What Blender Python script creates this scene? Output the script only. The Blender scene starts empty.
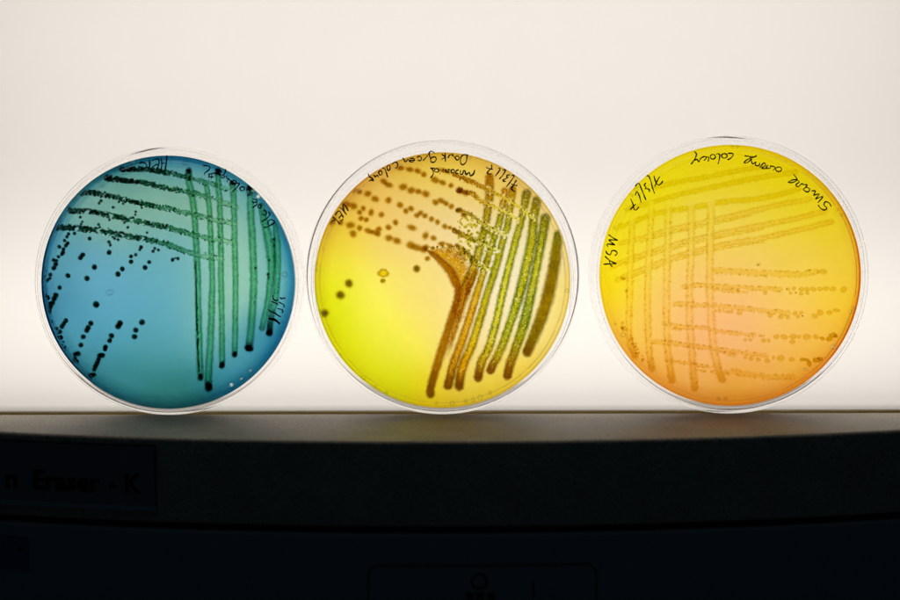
import bpy, math, random
import numpy as np
from mathutils import Vector, Quaternion
random.seed(7)
rng = np.random.default_rng(11)
S = 0.001                      # everything below is written in millimetres
scene = bpy.context.scene
COL = scene.collection
R = math.radians

# ------------------------------------------------------------------ colours
def lin(c):
    c = np.asarray(c, float) / 255.0
    return np.where(c <= 0.04045, c / 12.92, ((c + 0.055) / 1.055) ** 2.4)
def rel(c, base):              # filter colour that turns light of colour `base` into `c`
    return np.clip(lin(c) / np.maximum(lin(base), 0.004), 0.002, 1.0)

# ------------------------------------------------------------------ noise
def _hash(ix, iy, seed):
    h = (ix * 374761393 + iy * 668265263 + seed * 974634777) & 0x7fffffff
    h = ((h ^ (h >> 13)) * 1274126177) & 0x7fffffff
    return ((h ^ (h >> 16)) & 0xffff) / 65535.0
def vnoise(P, f=1.0, seed=0):
    q = np.asarray(P, float) * f
    i = np.floor(q).astype(np.int64); t = q - i; t = t * t * (3 - 2 * t)
    a = _hash(i[..., 0], i[..., 1], seed); b = _hash(i[..., 0] + 1, i[..., 1], seed)
    c = _hash(i[..., 0], i[..., 1] + 1, seed); d = _hash(i[..., 0] + 1, i[..., 1] + 1, seed)
    return (a * (1 - t[..., 0]) + b * t[..., 0]) * (1 - t[..., 1]) + (c * (1 - t[..., 0]) + d * t[..., 0]) * t[..., 1]
def sstep(a, b, x):
    t = np.clip((x - a) / (b - a), 0, 1); return t * t * (3 - 2 * t)

# ------------------------------------------------------------------ materials
def mat(name):
    m = bpy.data.materials.new(name); m.use_nodes = True
    nt = m.node_tree; nt.nodes.clear()
    return m, nt, nt.nodes.new('ShaderNodeOutputMaterial')
def N(nt, t, **kw):
    n = nt.nodes.new(t)
    for k, v in kw.items():
        if k.startswith('_'): setattr(n, k[1:], v)
        else: n.inputs[k.replace('__', ' ')].default_value = v
    return n

def tinted_mat(name, gloss=0.03, rough=0.2, milky=0.0):
    """stained translucent jelly: filters the light that passes by the mesh's own stain"""
    m, nt, out = mat(name)
    at = N(nt, 'ShaderNodeAttribute', _attribute_name='stain')
    tr = N(nt, 'ShaderNodeBsdfTransparent'); gl = N(nt, 'ShaderNodeBsdfGlossy', Roughness=rough)
    mx = N(nt, 'ShaderNodeMixShader', Fac=gloss)
    nt.links.new(at.outputs['Color'], tr.inputs['Color'])
    last = tr
    if milky > 0:
        tl = N(nt, 'ShaderNodeBsdfTranslucent'); m2 = N(nt, 'ShaderNodeMixShader', Fac=milky)
        nt.links.new(at.outputs['Color'], tl.inputs['Color'])
        nt.links.new(tr.outputs[0], m2.inputs[1]); nt.links.new(tl.outputs[0], m2.inputs[2]); last = m2
    nt.links.new(last.outputs[0], mx.inputs[1]); nt.links.new(gl.outputs[0], mx.inputs[2])
    nt.links.new(mx.outputs[0], out.inputs[0])
    return m
M_AGAR = tinted_mat('agar_jelly', 0.008, 0.25)
M_GROWTH = tinted_mat('bacterial_growth', 0.008, 0.35)

m, nt, out = mat('clear_polystyrene')
g = N(nt, 'ShaderNodeBsdfGlass', IOR=1.33, Roughness=0.0, Color=(1, 1, 1, 1))
nt.links.new(g.outputs[0], out.inputs[0]); M_CLEAR = m
m, nt, out = mat('clear_polystyrene_lid')
g = N(nt, 'ShaderNodeBsdfGlass', IOR=1.33, Roughness=0.07, Color=(1, 1, 1, 1))
nt.links.new(g.outputs[0], out.inputs[0]); M_LID = m
m, nt, out = mat('marker_ink')
g = N(nt, 'ShaderNodeBsdfPrincipled', Roughness=0.35); g.inputs['Base Color'].default_value = (0.004, 0.004, 0.006, 1)
nt.links.new(g.outputs[0], out.inputs[0]); M_INK = m

def plastic(name, col, rough, spec=0.5, speck=0.0, bump=0.0, scale=1500.0):
    m, nt, out = mat(name)
    p = N(nt, 'ShaderNodeBsdfPrincipled', Roughness=rough)
    p.inputs['Specular IOR Level'].default_value = spec
    p.inputs['Base Color'].default_value = (*col, 1)
    tc = N(nt, 'ShaderNodeTexCoord')
    if speck > 0:
        n1 = N(nt, 'ShaderNodeTexNoise', Scale=scale, Detail=3.0, Roughness=0.65)
        n2 = N(nt, 'ShaderNodeTexNoise', Scale=scale * 0.05, Detail=4.0)
        vo = N(nt, 'ShaderNodeTexVoronoi', Scale=scale * 0.28)
        r1 = N(nt, 'ShaderNodeMapRange'); r1.inputs[1].default_value = 0.3; r1.inputs[2].default_value = 0.7
        r1.inputs[3].default_value = 1 - speck; r1.inputs[4].default_value = 1 + speck
        r2 = N(nt, 'ShaderNodeMapRange'); r2.inputs[1].default_value = 0.3; r2.inputs[2].default_value = 0.7
        r2.inputs[3].default_value = 1 - speck * 0.5; r2.inputs[4].default_value = 1 + speck * 0.4
        r3 = N(nt, 'ShaderNodeMapRange'); r3.inputs[1].default_value = 0.07; r3.inputs[2].default_value = 0.16
        r3.inputs[3].default_value = 1 - speck * 2.2; r3.inputs[4].default_value = 1.0
        for n in (n1, n2, vo): nt.links.new(tc.outputs['Object'], n.inputs['Vector'])
        nt.links.new(n1.outputs['Fac'], r1.inputs[0]); nt.links.new(n2.outputs['Fac'], r2.inputs[0])
        nt.links.new(vo.outputs['Distance'], r3.inputs[0])
        a = N(nt, 'ShaderNodeMath', _operation='MULTIPLY'); b = N(nt, 'ShaderNodeMath', _operation='MULTIPLY')
        nt.links.new(r1.outputs[0], a.inputs[0]); nt.links.new(r2.outputs[0], a.inputs[1])
        nt.links.new(a.outputs[0], b.inputs[0]); nt.links.new(r3.outputs[0], b.inputs[1])
        v = N(nt, 'ShaderNodeVectorMath', _operation='SCALE'); v.inputs[0].default_value = col
        nt.links.new(b.outputs[0], v.inputs['Scale']); nt.links.new(v.outputs[0], p.inputs['Base Color'])
        if bump > 0:
            bp = N(nt, 'ShaderNodeBump', Strength=bump, Distance=0.0001)
            nt.links.new(n1.outputs['Fac'], bp.inputs['Height']); nt.links.new(bp.outputs[0], p.inputs['Normal'])
    nt.links.new(p.outputs[0], out.inputs[0])
    return m
M_CASE = plastic('grey_textured_case', (0.56, 0.48, 0.37), 0.55, 0.35, speck=0.3, bump=0.4, scale=1100)
M_CASE_LOW = plastic('grey_painted_case', (0.34, 0.37, 0.38), 0.5, 0.4, speck=0.08, scale=2000)
M_PLATE = plastic('name_plate_plastic', (0.27, 0.28, 0.28), 0.5, 0.4, speck=0.06)
M_LIP = plastic('plate_lip_plastic', (0.42, 0.48, 0.55), 0.35, 0.5)
M_BLACK = plastic('black_print', (0.010, 0.010, 0.012), 0.6, 0.2)
M_TRIM = plastic('dark_trim', (0.09, 0.095, 0.10), 0.6, 0.3)
M_STICK = plastic('blue_sticker', (0.10, 0.14, 0.26), 0.4, 0.5)
M_GASKET = plastic('ivory_edge_strip', (0.86, 0.80, 0.66), 0.45, 0.35, speck=0.06, scale=1500)
nt = M_GASKET.node_tree; pr = [n for n in nt.nodes if n.type == 'BSDF_PRINCIPLED'][0]; ou = [n for n in nt.nodes if n.type == 'OUTPUT_MATERIAL'][0]
tl = N(nt, 'ShaderNodeBsdfTranslucent', Color=(0.8, 0.66, 0.26, 1)); mx = N(nt, 'ShaderNodeMixShader', Fac=0.6)
nt.links.new(pr.outputs[0], mx.inputs[1]); nt.links.new(tl.outputs[0], mx.inputs[2]); nt.links.new(mx.outputs[0], ou.inputs[0])
M_FRAME = plastic('viewer_frame_paint', (0.5, 0.5, 0.48), 0.5)

m, nt, out = mat('opal_diffuser')
tc = N(nt, 'ShaderNodeTexCoord'); nz = N(nt, 'ShaderNodeTexNoise', Scale=38.0, Detail=5.0, Roughness=0.6)
sp = N(nt, 'ShaderNodeTexVoronoi', Scale=75.0)
mr = N(nt, 'ShaderNodeMapRange'); mr.inputs[1].default_value = 0.3; mr.inputs[2].default_value = 0.7; mr.inputs[3].default_value = 0.985; mr.inputs[4].default_value = 1.0
mr2 = N(nt, 'ShaderNodeMapRange'); mr2.inputs[1].default_value = 0.03; mr2.inputs[2].default_value = 0.06; mr2.inputs[3].default_value = 0.985; mr2.inputs[4].default_value = 1.0
mm = N(nt, 'ShaderNodeMath', _operation='MULTIPLY')
vs = N(nt, 'ShaderNodeVectorMath', _operation='SCALE'); vs.inputs[0].default_value = (0.93, 0.925, 0.90)
tl = N(nt, 'ShaderNodeBsdfTranslucent'); gl = N(nt, 'ShaderNodeBsdfGlossy', Roughness=0.35); df = N(nt, 'ShaderNodeBsdfDiffuse')
df.inputs['Color'].default_value = (0.8, 0.8, 0.77, 1)
m1 = N(nt, 'ShaderNodeMixShader', Fac=0.12); m2 = N(nt, 'ShaderNodeMixShader', Fac=0.03)
nt.links.new(tc.outputs['Object'], nz.inputs['Vector']); nt.links.new(tc.outputs['Object'], sp.inputs['Vector'])
nt.links.new(nz.outputs['Fac'], mr.inputs[0]); nt.links.new(sp.outputs['Distance'], mr2.inputs[0])
nt.links.new(mr.outputs[0], mm.inputs[0]); nt.links.new(mr2.outputs[0], mm.inputs[1]); nt.links.new(mm.outputs[0], vs.inputs['Scale'])
nt.links.new(vs.outputs[0], tl.inputs['Color'])
nt.links.new(tl.outputs[0], m1.inputs[1]); nt.links.new(df.outputs[0], m1.inputs[2])
nt.links.new(m1.outputs[0], m2.inputs[1]); nt.links.new(gl.outputs[0], m2.inputs[2]); nt.links.new(m2.outputs[0], out.inputs[0])
M_OPAL = m

# ------------------------------------------------------------------ mesh helpers
def mesh_obj(name, V, F, material, parent=None, stain=None, smooth=True, sharp=None, scale=S):
    me = bpy.data.meshes.new(name)
    V = np.asarray(V, float) * scale
    me.from_pydata(V.tolist(), [], [tuple(int(i) for i in f) for f in F])
    if smooth: me.polygons.foreach_set('use_smooth', [True] * len(me.polygons))
    me.update()
    if sharp is not None: me.set_sharp_from_angle(angle=R(sharp))
    if stain is not None:
        a = me.color_attributes.new('stain', 'FLOAT_COLOR', 'POINT')
        c = np.ones((len(V), 4)); c[:, :3] = stain
        a.data.foreach_set('color', c.astype(np.float32).ravel())
    me.materials.append(material)
    o = bpy.data.objects.new(name, me); COL.objects.link(o)
    if parent is not None: o.parent = parent
    return o
def empty(name, loc, label, cat, group=None, rx=0.0):
    o = bpy.data.objects.new(name, None); COL.objects.link(o)
    o.empty_display_size = 0.01
    o.location = Vector(loc) * S; o.rotation_euler.x = rx
    o['label'] = label; o['category'] = cat
    if group: o['group'] = group
    return o
def round_profile(P, rad, seg=4):
    """closed polygon of (r,y) with corners rounded where rad[i] > 0"""
    out = []; n = len(P)
    for i in range(n):
        p = np.array(P[i], float); r = rad[i]
        if r <= 0: out.append(tuple(p)); continue
        a = np.array(P[i - 1], float) - p; b = np.array(P[(i + 1) % n], float) - p
        a /= np.linalg.norm(a); b /= np.linalg.norm(b)
        p0 = p + a * r; p1 = p + b * r
        for k in range(seg + 1):
            t = k / seg
            q = (1 - t) ** 2 * p0 + 2 * t * (1 - t) * p + t * t * p1
            out.append(tuple(q))
    return out
def lathe(prof, seg=288, a0=0.0, a1=2 * math.pi, closed_ring=True):
    """revolve an (r,y) polygon about the y axis; a profile starting and ending on r=0 is capped"""
    full = abs(a1 - a0 - 2 * math.pi) < 1e-6
    V = []; F = []; rings = []
    ns = seg if full else seg + 1
    for (r, y) in prof:
        if r < 1e-6: rings.append([len(V)]); V.append((0, y, 0)); continue
        idx = []
        for k in range(ns):
            a = a0 + (a1 - a0) * k / seg
            idx.append(len(V)); V.append((r * math.cos(a), y, r * math.sin(a)))
        rings.append(idx)
    m = len(rings); last = m if closed_ring else m - 1
    for i in range(last):
        A, B = rings[i], rings[(i + 1) % m]
        if len(A) == 1 and len(B) == 1: continue
        for k in range(seg):
            k2 = (k + 1) % ns
            if len(A) == 1: F.append((A[0], B[k2], B[k]))
            elif len(B) == 1: F.append((A[k], A[k2], B[0]))
            else: F.append((A[k], A[k2], B[k2], B[k]))
    if not full:
        F.append([r_[0] for r_ in rings][::-1]); F.append([r_[-1] for r_ in rings])
    return V, F

def spline(pts, step, keys=None):
    """Catmull-Rom through pts, resampled evenly; keys are interpolated alongside"""
    P = np.array(pts, float); n = len(P)
    Q = np.vstack([2 * P[0] - P[1], P, 2 * P[-1] - P[-2]])
    out = []; u = []
    for i in range(n - 1):
        p0, p1, p2, p3 = Q[i:i + 4]
        for k in range(24):
            t = k / 24
            out.append(0.5 * ((2 * p1) + (-p0 + p2) * t + (2 * p0 - 5 * p1 + 4 * p2 - p3) * t * t + (-p0 + 3 * p1 - 3 * p2 + p3) * t ** 3)); u.append(i + t)
    out.append(P[-1]); u.append(n - 1)
    out = np.array(out); u = np.array(u)
    d = np.concatenate([[0], np.cumsum(np.linalg.norm(np.diff(out, axis=0), axis=1))])
    m = max(3, int(d[-1] / step) + 1); s = np.linspace(0, d[-1], m)
    R_ = np.stack([np.interp(s, d, out[:, j]) for j in range(2)], 1)
    return R_, np.interp(s, d, u), d[-1]

# ------------------------------------------------------------------ the dish
FLOOR0, FLOOR1 = -7.5, -6.4        # base floor, camera side / inside
AG0, AG1 = -6.36, -2.4             # agar
KMM = 0.3361                       # millimetres per traced unit on the agar

GAIN = np.array([1.22, 1.32, 1.44])                        # what the panel and four clear faces take away
class Dish:
    def __init__(s, label, cx, Rl, Rb, lean, centre, field, rim, spots, boost=(1, 1, 1), slack=0.9):
        th = R(lean); s.drop = slack * (Rl - 1.1 - Rb)          # the base rests low inside its lid
        zr = Rl * math.cos(th) - 1.4 * math.sin(th) + 0.04; zc = zr - s.drop
        s.c = np.array([450 + cx / KMM, 119 + (99.5 - zc - 2.4 * math.sin(th)) / KMM])
        s.ci = np.array([450 + cx / 0.3335, 119 + (99.5 - zc - 7.5 * math.sin(th)) / 0.3335])
        s.root = empty('petri_dish', (cx, Rl * math.sin(th) - 8 * math.cos(th) - 0.1, zr), label, 'petri dish', 'agar plates standing on edge', -th)
        s.Rb, s.Rl = Rb, Rl
        w = 1.1
        # lid (behind, larger)
        P = [(0, 8), (Rl, 8), (Rl, -3.6), (Rl - w, -3.6), (Rl - w, 6.9), (0, 6.9)]
        V, F = lathe(round_profile(P, [0, .45, .25, .25, .3, 0]), closed_ring=False)
        s.lid = mesh_obj('lid', V, F, M_LID, s.root, sharp=35)
        # base
        P = [(0, FLOOR0), (Rb, FLOOR0), (Rb, 5.6), (Rb - w, 5.6), (Rb - w, FLOOR1), (0, FLOOR1)]
        V, F = lathe(round_profile(P, [0, .45, .25, .25, .25, 0]), closed_ring=False)
        s.base = mesh_obj('base', V, F, M_CLEAR, s.root, sharp=35)
        s.Ra = Rb - w - 0.04
        s.agar(field, rim, spots, np.array(boost, float))
        s.n = 0; s.tiny = []
    def loc(s, P):                                        # traced units -> local millimetres
        P = np.asarray(P, float)
        return (P[..., 0] - s.c[0]) * KMM, -(P[..., 1] - s.c[1]) * KMM
    def agar(s, field, rim, spots, boost):
        nr, na = 150, 840
        rr = s.Ra * np.concatenate([np.linspace(0, 0.86, nr - 60, endpoint=False)[1:], np.linspace(0.86, 1, 61)])
        aa = np.linspace(0, 2 * np.pi, na, endpoint=False)
        X = rr[:, None] * np.cos(aa); Z = rr[:, None] * np.sin(aa)
        px = np.stack([X / KMM + s.c[0], -Z / KMM + s.c[1]], -1).reshape(-1, 2)
        rn = np.repeat(rr / s.Ra, na); an = np.tile(aa, len(rr))
        pts = np.array([f[:2] for f in field], float); cols = np.array([f[2:5] for f in field], float)
        d2 = ((px[:, None, :] - pts[None]) ** 2).sum(-1)
        w = np.exp(-d2 / (2 * 21.0 ** 2)) + 1e-9 + 1e-4 / (1 + d2 / 400)
        c = lin((w[..., None] * cols).sum(1) / w.sum(1)[:, None])
        c = c * GAIN * boost; c = c / np.maximum(1.0, c.max(1) / 0.995)[:, None]; c = c * rim(rn, an, px)
        c = c * (1 + 0.02 * (vnoise(px, 0.25, 5)[:, None] - 0.5))
        for (x, y, r, amt) in spots:                      # bubbles and condensation: pale centre, dark outline
            d = np.hypot(px[:, 0] - x, px[:, 1] - y)
            k = (1 - sstep(r * 0.55, r * 0.9, d))[:, None] * abs(amt)
            tgt = np.array([0.75, 0.85, 0.85]) if amt > 0 else np.minimum(c * 1.25, 1)
            c = c * (1 - k) + tgt * k
            ring = np.exp(-((d - r) / 0.7) ** 2)[:, None]
            c = c * (1 - 0.32 * ring)
        c = np.sqrt(np.clip(c, 0.001, 1))                 # two faces are crossed
        c0 = np.sqrt(np.clip(lin(field[0][2:5]), 0.001, 1))
        n = len(px)
        bump = 0.25 * sstep(0.965, 1.0, rn) + 0.03 * (vnoise(px, 0.08, 3) - 0.5)   # meniscus creeping up the wall
        Vf = np.stack([X.ravel(), np.full(n, AG0), Z.ravel()], 1)
        Vb = np.stack([X.ravel(), AG1 + bump, Z.ravel()], 1)
        V = np.vstack([Vf, Vb, [[0, AG0, 0]], [[0, AG1, 0]]])
        stain = np.vstack([c, c, [c[:na].mean(0)], [c[:na].mean(0)]])
        F = []
        nrr = len(rr)
        for side, off in ((0, 0), (1, n)):
            for i in range(nrr - 1):
                for k in range(na):
                    a, b = off + i * na + k, off + i * na + (k + 1) % na
                    q = (a, b, b + na, a + na)
                    F.append(q if side == 0 else q[::-1])
            cidx = 2 * n + side
            for k in range(na):
                q = (cidx, off + (k + 1) % na, off + k)
                F.append(q if side == 0 else q[::-1])
        o = (nrr - 1) * na
        for k in range(na):
            a, b = o + k, o + (k + 1) % na
            F.append((a, b, b + n, a + n))
        s.ag = mesh_obj('agar', V, F, M_AGAR, s.root, stain=stain, sharp=50)
    # --- growth sheets: stain c, height h over the agar
    def sheet(s, name, P, nu, nv, dens, T, hgt, label=None, wrap=False, material=None):
        x, z = s.loc(P)
        c = 1 - dens[:, None] * (1 - T)
        V = np.stack([x, AG1 + 0.045 + hgt * dens, z], 1)
        # underside so that the growth is a closed lump, lying in the jelly's surface
        F = []
        for i in range(nu - 1):
            for j in range(nv - 1 if not wrap else nv):
                j2 = (j + 1) % nv
                F.append((i * nv + j, i * nv + j2, (i + 1) * nv + j2, (i + 1) * nv + j))
        return V, F, c
    def streak(s, pts, hw, edge, mid, base, grain=0.5, rough=0.35, soft=0.12, mids=(0.0, 0.65), dark0=0, dark1=0, dlen=8, under=(), keep=0.08, gaps=None, label=None, fade0=0, fade1=0, seedk=0, part='streak', hgt=0.25, lumps=0.0, darkcol=None, glint=0.0, speck=False):
        """edge, mid: colour or list of colours keyed evenly along the stroke"""
        step = 0.62
        C, u, L = spline(pts, step)
        hwv = np.interp(u, np.linspace(0, len(pts) - 1, len(np.atleast_1d(hw))), np.atleast_1d(hw))
        ext = float(hwv.mean()) * 1.4 + 0.5
        k = int(ext / step) + 1
        t0 = C[1] - C[0]; t0 /= np.linalg.norm(t0); t1 = C[-1] - C[-2]; t1 /= np.linalg.norm(t1)
        pre = np.array([C[0] - t0 * step * (k - i) for i in range(k)]); post = np.array([C[-1] + t1 * step * (i + 1) for i in range(k)])
        over = np.concatenate([np.arange(k, 0, -1) * step, np.zeros(len(C)), np.arange(1, k + 1) * step])
        Cc = np.vstack([pre, C, post]); hwc = np.concatenate([[hwv[0]] * k, hwv, [hwv[-1]] * k]); uc = np.concatenate([[0] * k, u, [u[-1]] * k])
        sl = np.concatenate([np.zeros(k), np.linspace(0, L, len(C)), np.full(k, L)])
        T = np.gradient(Cc, axis=0); T /= np.linalg.norm(T, axis=1)[:, None] + 1e-9
        Nn = np.stack([-T[:, 1], T[:, 0]], 1)
        nv = int(max(11, min(31, 2 * round(float(hwc.max()) * 1.45 / 0.6) + 1)))
        v = np.linspace(-1.45, 1.45, nv)
        P = (Cc[:, None, :] + Nn[:, None, :] * (v[None, :, None] * hwc[:, None, None])).reshape(-1, 2)
        vv = np.tile(v, len(Cc)); ov = np.repeat(over / hwc, nv); hh = np.repeat(hwc, nv)
        sv = np.repeat(sl, nv); uu = np.repeat(uc / max(1, len(pts) - 1), nv)
        sd = 17 + s.n * 3 + seedk; s.n += 1
        nA = vnoise(P, 0.75, sd); nB = vnoise(P, 0.28, sd + 1); nC = vnoise(P, 0.12, sd + 2)
        a = np.hypot(vv, ov) + rough * ((nA - 0.5) * 1.5 + (nB - 0.5)) * (1.6 / np.maximum(hh, 1.6)) * 1.4
        if lumps > 0:
            lp = vnoise(np.stack([sv, np.full_like(sv, sd * 7.3)], 1), 0.22, sd + 4)
            a = a + lumps * (lp - 0.45) * 2
        dens = 1 - sstep(0.95 - soft * 2, 0.95 + soft * 2, a)
        e = sstep(mids[0], mids[1], np.abs(a + (nA - 0.5) * 0.35))
        def keyed(cc):
            cc = np.array(cc, float)
            if cc.ndim == 1: return np.tile(rel(cc, base), (len(P), 1))
            Tk = np.array([rel(q, base) for q in cc]); kk = np.linspace(0, 1, len(cc))
            return np.stack([np.interp(uu, kk, Tk[:, j]) for j in range(3)], 1)
        Te, Tm = keyed(edge), keyed(mid)
        Tt = Te * e[:, None] + Tm * (1 - e[:, None])
        g2 = vnoise(P, 1.15, sd + 5)
        expo = 1 + grain * ((g2 - 0.5) * 1.7 + (nC - 0.5) * 0.8)
        Tt = Tt ** expo[:, None]
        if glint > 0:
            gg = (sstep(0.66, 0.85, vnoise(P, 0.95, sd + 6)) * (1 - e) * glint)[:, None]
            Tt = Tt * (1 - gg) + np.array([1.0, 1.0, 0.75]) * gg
        dk = dark0 * (1 - sstep(0, dlen, sv + ov * 0)) + dark1 * (1 - sstep(0, dlen, L - sv))
        dc = rel(darkcol, base) if darkcol is not None else np.array([0.03, 0.05, 0.05])
        dk = np.clip(dk * (0.75 + 0.5 * nB), 0, 1)[:, None]
        Tt = Tt * (1 - dk) + dc * dk
        if fade0: dens = dens * sstep(0, fade0, sv)
        if fade1: dens = dens * sstep(0, fade1, L - sv)
        if gaps:
            for (gx, gy, gr) in gaps:
                d = np.hypot(P[:, 0] - gx, P[:, 1] - gy) + (nA - 0.5) * 2.2
                dens = dens * sstep(gr * 0.6, gr * 1.15, d)
        for (uc_, uh) in under:                            # a later stroke ploughed through this one
            dd = np.full(len(P), 1e9)
            for i in range(0, len(uc_), 2):
                dd = np.minimum(dd, (P[:, 0] - uc_[i, 0]) ** 2 + (P[:, 1] - uc_[i, 1]) ** 2)
            dd = np.sqrt(dd) + (nA - 0.5) * 1.4
            dens = dens * (keep + (1 - keep) * sstep(uh * 0.75, uh * 1.15, dd))
            if speck and uh < 3: dens = dens * (1 - (1 - sstep(uh * 1.6, uh * 3.4, dd)) * sstep(.56, .7, vnoise(P, 0.62, sd + 9)))
        # stay inside the dish
        rr = np.hypot(P[:, 0] - s.c[0], P[:, 1] - s.c[1]) * KMM
        dens = dens * (1 - sstep(s.Ra - 0.5, s.Ra - 0.1, rr))
        V, F, c = s.sheet(part, P, len(Cc), nv, dens, Tt, hgt)
        lim = s.Ra - 0.05; q = np.hypot(V[:, 0], V[:, 2]); f = np.minimum(1, lim / np.maximum(q, 1e-6))
        V[:, 0] *= f; V[:, 2] *= f
        o = mesh_obj(part, V, F, M_GROWTH, s.ag, stain=c)
        if label: o['label'] = label
        return (C, float(np.mean(hwv)))
    def blob(s, x, y, rx, ry=None, ang=0, col=(0, 0, 0), rimc=None, base=(128, 128, 128), soft=0.18, wob=0.15, name='colony', hgt=0.35, collect=None, centre=None):
        ry = ry or rx
        nr, na = (9, 26) if max(rx, ry) > 2 else (6, 16)
        r = np.linspace(0.02, 1.6, nr); a = np.linspace(0, 2 * np.pi, na, endpoint=False)
        rr = np.repeat(r, na); aa = np.tile(a, nr)
        ca, sa = math.cos(R(ang)), math.sin(R(ang))
        ux, uy = rr * np.cos(aa) * rx, rr * np.sin(aa) * ry
        P = np.stack([x + ux * ca - uy * sa, y + ux * sa + uy * ca], 1)
        s.n += 1
        d = rr + wob * ((vnoise(P, 0.55, s.n) - 0.5) * 1.6 + 0.5 * np.cos(aa * 2 + s.n))
        dens = 1 - sstep(1 - soft, 1 + soft, d)
        T = np.tile(rel(col, base), (len(P), 1))
        if rimc is not None:
            e = sstep(0.35, 1.0, d)[:, None]; T = T * (1 - e) + rel(rimc, base) * e
        if centre is not None:
            e = (1 - sstep(0.3, 0.7, rr))[:, None]; T = T * (1 - e) + rel(centre, base) * e
        rad = np.hypot(P[:, 0] - s.c[0], P[:, 1] - s.c[1]) * KMM
        dens *= 1 - sstep(s.Ra - 0.5, s.Ra - 0.1, rad)
        V, F, c = s.sheet(name, P, nr, na, dens, T, hgt * min(1.0, max(rx, ry) / 3.0), wrap=True)
        V[:, 1] += 0.012 * (s.n % 5)
        q = np.hypot(V[:, 0], V[:, 2]); f = np.minimum(1, (s.Ra - 0.05) / np.maximum(q, 1e-6)); V[:, 0] *= f; V[:, 2] *= f
        F.append(tuple(range(na)))
        if collect is not None: collect.append((V, F, c)); return
        return mesh_obj(name, V, F, M_GROWTH, s.ag, stain=c)
    def flush(s, collect, name, label):
        V, F, c, o = [], [], [], 0
        for v, f, cc in collect:
            V.append(v); c.append(cc); F += [tuple(i + o for i in q) for q in f]; o += len(v)
        ob = mesh_obj(name, np.vstack(V), F, M_GROWTH, s.ag, stain=np.vstack(c)); ob['kind'] = 'stuff'; ob['label'] = label
    # --- marker writing on the outside of the base floor
    def ink(s, word, ox, oy, k, strokes, w=0.62):
        V, F = [], []
        kk = 0.3335 / KMM
        for st in strokes:
            ww = w
            if isinstance(st, tuple) and st[0] == 'o':     # ellipse loop
                _, x, y, a, b = st
                st = [(x + a * math.cos(t), y + b * math.sin(t)) for t in np.linspace(-2.2, 4.3, 14)]
            elif isinstance(st, tuple) and st[0] == 'w': ww, st = st[1], st[2]
            P = np.array(st, float) / k + np.array([ox, oy])
            P = s.c + (P - s.ci) * kk
            C, u, L = spline(P, 0.35)
            T = np.gradient(C, axis=0); T /= np.linalg.norm(T, axis=1)[:, None] + 1e-9
            wv = ww * (1 + 0.22 * np.sin(np.arange(len(C)) * 0.21 + s.n)) ; s.n += 1
            m = 8; o = len(V)
            e = np.minimum(1, (np.minimum(np.arange(len(C)), np.arange(len(C))[::-1]) + 0.6) * 0.35 / ww); e = np.sqrt(1 - (1 - e) ** 2)
            for i in range(len(C)):
                nx, ny = -T[i, 1], T[i, 0]
                for j in range(m):
                    t = 2 * math.pi * j / m
                    q = wv[i] * e[i] * math.cos(t)
                    px = C[i] + np.array([nx, ny]) * q
                    X, Z = s.loc(px)
                    V.append((X, FLOOR0 - 0.03 - 0.002 * (s.n % 7) + 0.022 * math.sin(t), Z))
            for i in range(len(C) - 1):
                for j in range(m):
                    j2 = (j + 1) % m
                    F.append((o + i * m + j, o + i * m + j2, o + (i + 1) * m + j2, o + (i + 1) * m + j))
            F.append([o + j for j in range(m)]); F.append([o + (len(C) - 1) * m + j for j in range(m)][::-1])
        ob = mesh_obj('handwriting', V, F, M_INK, s.root)
        ob['label'] = 'black marker writing reading ' + word
    def ring(s, r, arcs, name='stacking_ring'):
        V, F = [], []
        for a0, a1 in arcs:
            P = [(r + .22, FLOOR0 - .03), (r + .22, FLOOR0 - .42), (r - .22, FLOOR0 - .42), (r - .22, FLOOR0 - .03)]
            v, f = lathe(round_profile(P, [0, .12, .12, 0], 2), seg=max(8, int(abs(a1 - a0) / 1.5)), a0=R(a0), a1=R(a1))
            o = len(V); V += v; F += [tuple(i + o for i in q) for q in f]
        mesh_obj(name, V, F, M_CLEAR, s.root, sharp=35)

def tile(ox, oy, k, L): return [(ox + p[0] / k, oy + p[1] / k) + tuple(p[2:]) for p in L]

# ================================================================== DISH 1 : blue
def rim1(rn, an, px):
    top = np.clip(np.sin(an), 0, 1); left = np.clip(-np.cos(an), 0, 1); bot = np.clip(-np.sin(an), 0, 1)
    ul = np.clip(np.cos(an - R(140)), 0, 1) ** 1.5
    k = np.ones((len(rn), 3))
    # rim darkening of the oblique view through the jelly, painted into the stain
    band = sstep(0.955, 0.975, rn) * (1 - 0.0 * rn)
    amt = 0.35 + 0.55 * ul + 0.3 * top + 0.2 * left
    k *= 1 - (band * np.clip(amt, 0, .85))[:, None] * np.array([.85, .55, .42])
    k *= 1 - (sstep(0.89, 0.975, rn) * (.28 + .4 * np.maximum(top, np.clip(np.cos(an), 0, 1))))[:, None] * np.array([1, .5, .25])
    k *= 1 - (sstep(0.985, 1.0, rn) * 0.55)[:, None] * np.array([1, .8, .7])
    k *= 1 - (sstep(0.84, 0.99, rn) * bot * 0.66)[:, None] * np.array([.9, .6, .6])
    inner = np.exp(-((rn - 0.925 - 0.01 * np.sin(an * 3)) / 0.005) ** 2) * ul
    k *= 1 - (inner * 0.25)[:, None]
    return k
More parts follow.
